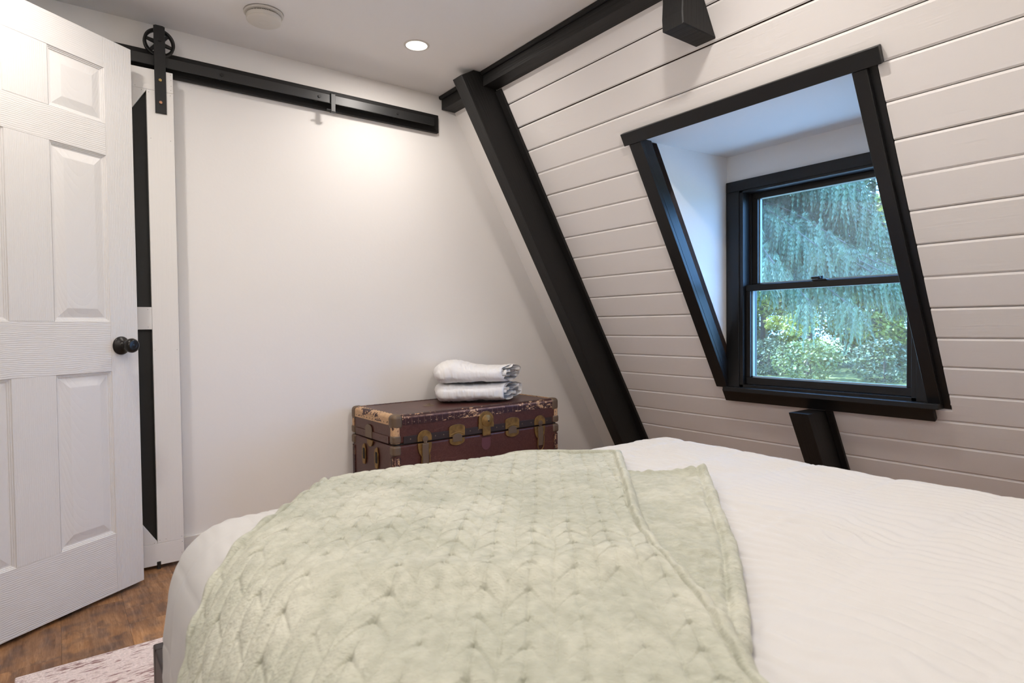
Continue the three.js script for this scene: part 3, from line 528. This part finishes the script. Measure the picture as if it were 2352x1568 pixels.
  const arc = (cx, cy, rx, ry, a0, a1, n = 14) => Array.from({ length: n + 1 }, (_, k) => { const a = a0 + (a1 - a0) * k / n; return [cx + rx * Math.cos(a), cy + ry * Math.sin(a)]; });
  const latch = (x) => {
    const up = ext([[-0.037, 0.004], [0.037, 0.004], [0.037, 0.02], ...arc(0, 0.02, 0.037, 0.034, 0.15, Math.PI - 0.15), [-0.037, 0.02]], 0.003).translate(x, seam, D);
    const o = mesh('latch', up, brass, trunk);
    mesh('lower_plate', ext([[0.036, -0.004], [-0.036, -0.004], ...arc(0, -0.012, 0.036, 0.062, Math.PI, 2 * Math.PI)], 0.003).translate(x, seam, D), brass, o);
    mesh('lever', merge([box(x - 0.017, x + 0.017, seam - 0.105, seam - 0.006, D + 0.003, D + 0.011, 0.004), cyl(0.014, 0.008, 20).rotateX(Math.PI / 2).translate(x, seam + 0.014, D + 0.006), box(x - 0.008, x + 0.008, seam - 0.006, seam + 0.012, D + 0.003, D + 0.01, 0.002)]), brown, o);
    mesh('wire_loop', tube([[x - 0.02, seam - 0.06, D + 0.012], [x - 0.021, seam - 0.105, D + 0.01], [x - 0.012, seam - 0.126, D + 0.007], [x + 0.006, seam - 0.128, D + 0.007], [x + 0.018, seam - 0.115, D + 0.008], [x + 0.021, seam - 0.08, D + 0.011], [x + 0.02, seam - 0.055, D + 0.012]], 0.0022), brass, o);
  };
  latch(-0.338); latch(0.359);
  const clasp = (x) => {
    const o = mesh('clasp_plate', ext([[-0.044, 0.005], [0.044, 0.005], [0.044, 0.046], ...arc(0, 0.046, 0.044, 0.016, 0.3, Math.PI - 0.3), [-0.044, 0.046]], 0.0025).translate(x, seam, D), brass, trunk);
    mesh('lower_plate', ext([[0.042, -0.004], [-0.042, -0.004], [-0.042, -0.018], ...arc(0, -0.018, 0.042, 0.02, Math.PI + 0.2, 2 * Math.PI - 0.2), [0.042, -0.018]], 0.0025).translate(x, seam, D), brass, o);
    mesh('rib', tube([[x - 0.038, seam + 0.012, D + 0.003], [x - 0.015, seam + 0.022, D + 0.0045], [x + 0.015, seam + 0.022, D + 0.0045], [x + 0.038, seam + 0.012, D + 0.003]], 0.0022), brass, o);
    mesh('tongue', ext([[-0.026, -0.02], [-0.026, 0.002], ...arc(0, 0.002, 0.026, 0.016, Math.PI, 0), [0.026, -0.02]], 0.004).translate(x, seam, D + 0.001), brown, o);
  };
  clasp(-0.161); clasp(0.174);
  {
    const x = 0.01, y = 0.52;
    const o = mesh('lock', ext([[-0.046, -0.04], [-0.024, -0.04], [-0.016, -0.022], [0.016, -0.022], [0.024, -0.036], [0.046, -0.036], [0.046, -0.02], ...arc(0, 0, 0.045, 0.045, -0.2, Math.PI + 0.2, 22), [-0.046, -0.02]], 0.003).translate(x, y, D), brass, trunk);
    mesh('lock_dome', lathe([[0, 0.016], [0.004, 0.016], [0.0045, 0.014], [0.012, 0.014], [0.016, 0.009], [0.024, 0.008], [0.027, 0.006], [0.03, 0.006], [0.032, 0.003], [0.032, 0]], 36).rotateX(Math.PI / 2).translate(x + 0.003, y - 0.002, D + 0.003), brass, o);
    mesh('keyhole', cyl(0.0038, 0.003, 14).rotateX(Math.PI / 2).translate(x + 0.003, y - 0.002, D + 0.0185), M.dark, o);
    mesh('hasp', box(x - 0.024, x + 0.024, 0.445, y - 0.025, D + 0.002, D + 0.008, 0.003), brass, o);
    mesh('plate_mark', ext([[-0.026, 0.03], [0.026, 0.03], ...arc(0, 0.0, 0.028, 0.032, 0, -Math.PI), [-0.026, 0.03]], 0.0004, 0.0002).translate(x + 0.002, 0.404, D - 0.0036), std('faded_mark', { color: lin(0.12, 0.04, 0.045), roughness: 0.45 }), trunk).userData.label = 'faded mark where a plate was';
  }
  // left side: clasp and the remains of the leather handle mounts
  const side = (g) => g.rotateY(-Math.PI / 2);
  const sc = mesh('clasp_plate', side(ext([[-0.036, 0.004], [0.036, 0.004], [0.036, 0.044], ...arc(0, 0.044, 0.036, 0.024, 0.1, Math.PI - 0.1), [-0.036, 0.044]], 0.0025)).translate(-W, seam, -0.025), brown, trunk);
  mesh('lower_plate', side(ext([[0.03, -0.004], [-0.03, -0.004], ...arc(0, -0.008, 0.03, 0.028, Math.PI, 2 * Math.PI)], 0.0035)).translate(-W, seam, -0.01), brass, sc);
  for (const z of [-0.081, 0.055]) {
    const o = mesh('handle_mount', side(ext([[-0.012, -0.05], [0.012, -0.05], [0.02, -0.02], [0.02, 0.02], [0.008, 0.05], [-0.012, 0.04], [-0.02, 0.02], [-0.02, -0.02]], 0.003)).translate(-W, 0.376, z), brass, trunk);
    mesh('slot', box(-W - 0.0075, -W - 0.003, 0.352, 0.404, z - 0.002, z + 0.014, 0.002), M.dark, o);
  }
  mesh('lid_stud', lathe([[0, 0.012], [0.006, 0.011], [0.01, 0.005], [0.026, 0.003], [0.03, 0]], 24).translate(-0.185, H - 0.002, 0.007), brown, trunk);
}

// ------------------------------------------------------------------ two folded white duvets on the trunk
{
  const ct = Math.cos(TR.turn), sn = Math.sin(TR.turn), toW = (x, z) => [TR.x + ct * x + sn * z, TR.z - sn * x + ct * z];
  const folded = (name, label, y0, H, L, D, cx, cz, turn, hump, s) => {
    const [wx, wz] = toW(cx, cz), g = group(name, [wx, y0, wz], TR.turn + turn); tag(g, label, 'bedding', 'folded white duvets on the trunk');
    // outer fold: rounded along the front, closed at the left, open at the right
    const NU = 160, NV = 110;
    const shape = (x, a) => {                                            // cross-section at x in [0,1] from left to right
      const end = Math.pow(clamp(1 - Math.pow(1 - clamp(x / 0.13, 0, 1), 2.4), 0.0004, 1), 0.5), e = 2 / 2.9;
      const c = Math.cos(a), q = Math.sin(a), cz = Math.sign(c) * Math.pow(Math.abs(c), e), cy = Math.sign(q) * Math.pow(Math.abs(q), e);
      const hh = H * (1 + hump * Math.exp(-(((x - 0.27) / 0.2) ** 2)) * (q > 0 ? 1 : 0) + 0.05 * (fbm(x * 4, a * 0.8, s, 2) - 0.5));
      return [cz * D / 2 * (0.55 + 0.45 * end), H / 2 * (1 - end) * 0 + (H / 2 + cy * (cy > 0 ? hh - H / 2 : H / 2) * end)];
    };
    const wr = (x, a) => 0.006 * (fbm(x * 34 + a * 1.2, a * 1.6, s + 3, 3) - 0.5) + 0.012 * (fbm(x * 6, a * 1.7, s + 7, 2) - 0.5);
    const outer = grid(NU, NV, (u, v) => {
      const a = v * Math.PI * 2 - Math.PI / 2, inn = u > 0.94 ? (u - 0.94) / 0.06 : 0, x = Math.min(u / 0.94, 1);
      const [z, y] = shape(x, a), k = inn === 0 ? 1 : 1 - 0.09 * Math.sin(inn * Math.PI / 2) , bulge = wr(x, a);
      let X = -L / 2 + x * (L - 0.15 * (z / D + 0.5)) + (inn > 0 ? (inn < 0.5 ? 0.01 * Math.sin(inn * 2 * Math.PI / 2) : 0.01 - 0.05 * (inn - 0.5)) : 0) + 0.008 * Math.sin(a * 2 + s) * x;
      return [X, H / 2 + (y - H / 2) * k + bulge * Math.sin(a), z * k + bulge * Math.cos(a)];
    }, (u, v) => [u * L, v * 0.7]);
    mesh('outer_fold', outer, M.linen, g);
    // inner layers seen at the open end
    for (let k = 0; k < 3; k++) {
      const yy = H * (0.24 + 0.25 * k), zz = D * 0.40, th = 0.0115, ph = k * 2.1 + s;
      const inner = grid(26, 60, (u, v) => {
        const t = v < 0.5 ? v * 2 : 2 - v * 2, sgn = v < 0.5 ? -1 : 1, zp = -zz + 2 * zz * t, x = L / 2 - 0.15 * (zp / D + 0.5) - 0.07 + u * (0.084 + 0.01 * Math.sin(v * 19 + ph)), endr = Math.sqrt(Math.max(0, 1 - ((zp / zz) ** 8)));
        const wave = 0.006 * Math.sin(zp * 30 + ph + u * 1.4) + 0.0025 * Math.sin(zp * 75 + ph * 3);
        return [x, yy + wave * endr + sgn * th * endr * (0.75 + 0.5 * vn(zp * 40, u * 3 + k * 5, s)), zp * (1 - 0.04 * k) - 0.004];
      }, (u, v) => [u * 0.1, v * 0.5]);
      mesh('inner_layer', inner, M.linen, g);
    }
    return g;
  };
  folded('folded_duvet', 'lower folded white duvet resting on the trunk lid', TR.H + 0.004, 0.09, 0.48, 0.3, 0.135, 0.0, -0.5, 0.03, 611);
  folded('folded_duvet', 'upper folded white duvet on top of the stack', TR.H + 0.102, 0.084, 0.48, 0.29, 0.13, 0.0, -0.48, 0.38, 631);
}

// ------------------------------------------------------------------ outdoors
{
  const GY = -1.2;
  const tG = tex(512, 512, (u, v) => mixc([112, 120, 70], [150, 150, 96], fbm(u * 30, v * 30, 701, 4, 30, 30)), { color: true, rep: [0.25, 0.25] });
  structure(mesh('gravel_drive', box(3.6, 11, GY - 0.3, GY, -70, 45, 0, 'z'), std('pale_gravel', { color: lin(0.42, 0.42, 0.42), roughness: 1, bumpMap: tPeel, bumpScale: 0.01 })), 'pale gravel drive below the window', 'ground');
  const lawn = mesh('lawn', box(11, 75, GY - 0.3, GY, -70, 45, 0, 'z'), std('lawn_grass', { map: tG, roughness: 1 })); structure(lawn, 'sunlit green lawn outside the window', 'ground');
  const leafMat = (n, r, g, b) => std(n, { color: lin(r, g, b), roughness: 0.6, transmission: 0.4, thickness: 0 });
  const mats = [leafMat('leaf_bright', 0.4, 0.4, 0.08), leafMat('leaf_mid', 0.24, 0.28, 0.09), leafMat('leaf_deep', 0.13, 0.17, 0.09)], bark = std('bark', { color: lin(0.09, 0.07, 0.055), roughness: 0.95 });
  const leafG = (() => { const g = new THREE.BufferGeometry(); g.setAttribute('position', new THREE.Float32BufferAttribute([0, 0, 0, 0.5, 0.12, 0.35, 1, 0, 0, 0, 0, 0, 1, 0, 0, 0.5, 0.12, -0.35], 3)); g.computeVertexNormals(); return g; })();
  const q = new THREE.Quaternion(), E3 = new THREE.Euler(), mtx = new THREE.Matrix4(), V = new THREE.Vector3(), S = new THREE.Vector3(), col = new THREE.Color();
  const scatter = (name, geo, mat, list, parent) => { const im = new THREE.InstancedMesh(geo, mat, list.length); im.name = name; list.forEach(([p, e, s, t], i) => { mtx.compose(V.set(...p), q.setFromEuler(E3.set(...e)), S.setScalar(s)); im.setMatrixAt(i, mtx); im.setColorAt(i, col.setRGB(t, t, t)); }); im.castShadow = im.receiveShadow = true; parent.add(im); return stuff(im); };
  const tree = (x, z, h, r, low, m, n, label, ls = 1) => {
    const t = group('broadleaf_tree', [x, GY, z]); tag(t, label, 'tree', 'trees at the edge of the lawn');
    mesh('trunk', tube([[0, 0, 0], [rr(-.2, .2), h * 0.3, rr(-.2, .2)], [rr(-.3, .3), h * 0.6, rr(-.3, .3)], [0, h * 0.92, 0]], 0.13, 16), bark, t);
    const br = []; for (let k = 0; k < 9; k++) { const a = rnd() * 6.28, y = h * rr(0.2, 0.75); br.push(tube([[0, y, 0], [Math.cos(a) * r * 0.4, y + 0.5, Math.sin(a) * r * 0.4], [Math.cos(a) * r * 0.8, y + rr(0.3, 1.1), Math.sin(a) * r * 0.8]], 0.045, 8)); }
    stuff(mesh('branches', merge(br), bark, t));
    const L = [], clumps = Array.from({ length: 46 }, () => { const a = rnd() * 6.28, y = rr(low, 1), k = Math.sqrt(rnd()) * Math.sin(Math.PI * clamp(0.14 + 0.8 * (y - low) / (1 - low), 0, 1)); return [Math.cos(a) * r * k, y * h, Math.sin(a) * r * k, rr(0.35, 0.9)]; });
    for (let k = 0; k < n; k++) { const c = clumps[Math.floor(rnd() * clumps.length)], u = rr(-1, 1), a = rnd() * 6.28, w = Math.sqrt(1 - u * u) * c[3] * Math.cbrt(rnd()); L.push([[c[0] + Math.cos(a) * w, c[1] + u * c[3] * 0.6, c[2] + Math.sin(a) * w], [rr(-0.8, 0.8), rnd() * 6.28, rr(-0.8, 0.8)], ls * rr(0.12, 0.25), rr(0.65, 1.25)]); }
    scatter('foliage', leafG, m, L, t);
  };
  const kinds = ['broad bright green tree', 'leafy mid green tree', 'dense dark green tree'];
  const spots = [[27, -9.6, 8.5, 3.2, 0.12, 0], [26, -13.4, 8, 3.0, 0.05, 0], [29, -17.4, 9.5, 3.6, 0.08, 1], [25, -19.6, 6.5, 2.6, 0.02, 2], [28, -23, 9, 3.6, 0.06, 2], [30, -5.2, 9, 3.4, 0.06, 1], [33, -12.5, 11, 4, 0.1, 2], [34, -20.5, 11, 4, 0.1, 1], [33, -1, 10, 4, 0.06, 2], [31, -28, 10, 4, 0.06, 1], [40, -9, 13, 5, 0.04, 1], [41, -17, 13, 5, 0.04, 2], [42, -25, 13, 5, 0.04, 2], [27, 1.5, 8, 3, 0.05, 2], [29, 7, 9, 3.4, 0.05, 1]];
  const where = ['left of the middle gap', 'in the sunny middle', 'behind the spruce', 'low at the left edge of the lawn', 'far to the left', 'at the right of the window view', 'tall in the second row', 'tall in the second row to the left', 'far to the right', 'farthest to the left', 'in the third row behind the sunny middle', 'in the third row behind the spruce', 'in the third row at the far left', 'right of the window view', 'farthest to the right'];
  spots.forEach(([x, z, h, r, low, k], i) => tree(x, z, h, r, low, mats[k], x > 36 ? 16000 : 10000, `${kinds[k]} ${where[i]} beyond the lawn`, x > 36 ? 1.9 : x > 30 ? 1.35 : 1));
  for (let k = 0; k < 16; k++) {
    const far = k > 8, R = far ? 2.1 : 1.3, Y = far ? 1.9 : 0.75, x = far ? 31.5 : 23.5 + rr(-0.6, 1.5), z = far ? -8 - (k - 9) * 2.4 : -5 - k * 2.3, t = group('shrub', [x, GY, z]); tag(t, 'leafy shrub at the edge of the lawn outside the window', 'shrub', 'shrubs along the lawn edge');
    const L = []; for (let i = 0; i < (far ? 3600 : 1400); i++) { const u = rr(-1, 1), a = rnd() * 6.28, w = Math.sqrt(1 - u * u) * Math.cbrt(rnd()) * R; L.push([[Math.cos(a) * w, Y + u * Y, Math.sin(a) * w], [rr(-0.8, 0.8), rnd() * 6.28, rr(-0.8, 0.8)], rr(0.1, 0.2), rr(0.6, 1.2)]); }
    scatter('foliage', leafG, mats[k % 2 ? 1 : 2], L, t);
    mesh('stem', cyl(0.04, 0.9, 8).translate(0, 0.45, 0), bark, t);
  }
  // weeping spruce close to the house
  const sp = group('spruce_tree', [15.5, GY, -10.8]); tag(sp, 'weeping blue-green spruce with hanging fronds close to the house', 'tree');
  mesh('trunk', tube([[0, 0, 0], [0.05, 5, 0], [0, 12, 0]], 0.22, 16), bark, sp);
  const frondG = (() => {
    const P = []; const tri = (a, b, c) => P.push(...a, ...b, ...c);
    for (let k = 0; k < 26; k++) { const y = -k * 0.025, w = 0.06 * (1 - k / 31), a = k * 2.4; for (const s of [0, Math.PI]) { const c = Math.cos(a + s), d = Math.sin(a + s); tri([0, y, 0], [c * w - d * 0.006, y - 0.06, d * w + c * 0.006], [c * w * 0.7 + d * 0.008, y - 0.075, d * w * 0.7 - c * 0.008]); } }
    const g = new THREE.BufferGeometry(); g.setAttribute('position', new THREE.Float32BufferAttribute(P, 3)); g.computeVertexNormals(); return g;
  })();
  const F = [], bs = [];
  for (let k = 0; k < 110; k++) {
    const y = rr(4.3, 10.5), a = k % 3 ? rr(0.4, 2.7) : rnd() * 6.28, len = (13 - y) * 0.55 + 0.6, c = Math.cos(a), d = Math.sin(a);
    const at = (t) => [c * len * t, y + 0.35 * t - 0.95 * t * t * len * 0.45, d * len * t];
    bs.push(tube([at(0), at(0.5), at(1)], 0.012, 8));
    const n = Math.floor(len * 38); for (let i = 0; i < n; i++) { const t = rr(0.2, 1.02), p = at(t); F.push([[p[0] + rr(-.18, .18), p[1] + rr(-0.25, 0.05), p[2] + rr(-.18, .18)], [rr(-0.25, 0.25), rnd() * 6.28, rr(-0.25, 0.25)], rr(0.7, 1.35), rr(0.6, 1.2)]); }
  }
  stuff(mesh('branches', merge(bs), bark, sp));
  scatter('needles', frondG, leafMat('spruce_needles', 0.15, 0.215, 0.11), F, sp);
}

renderer.render(scene, camera);
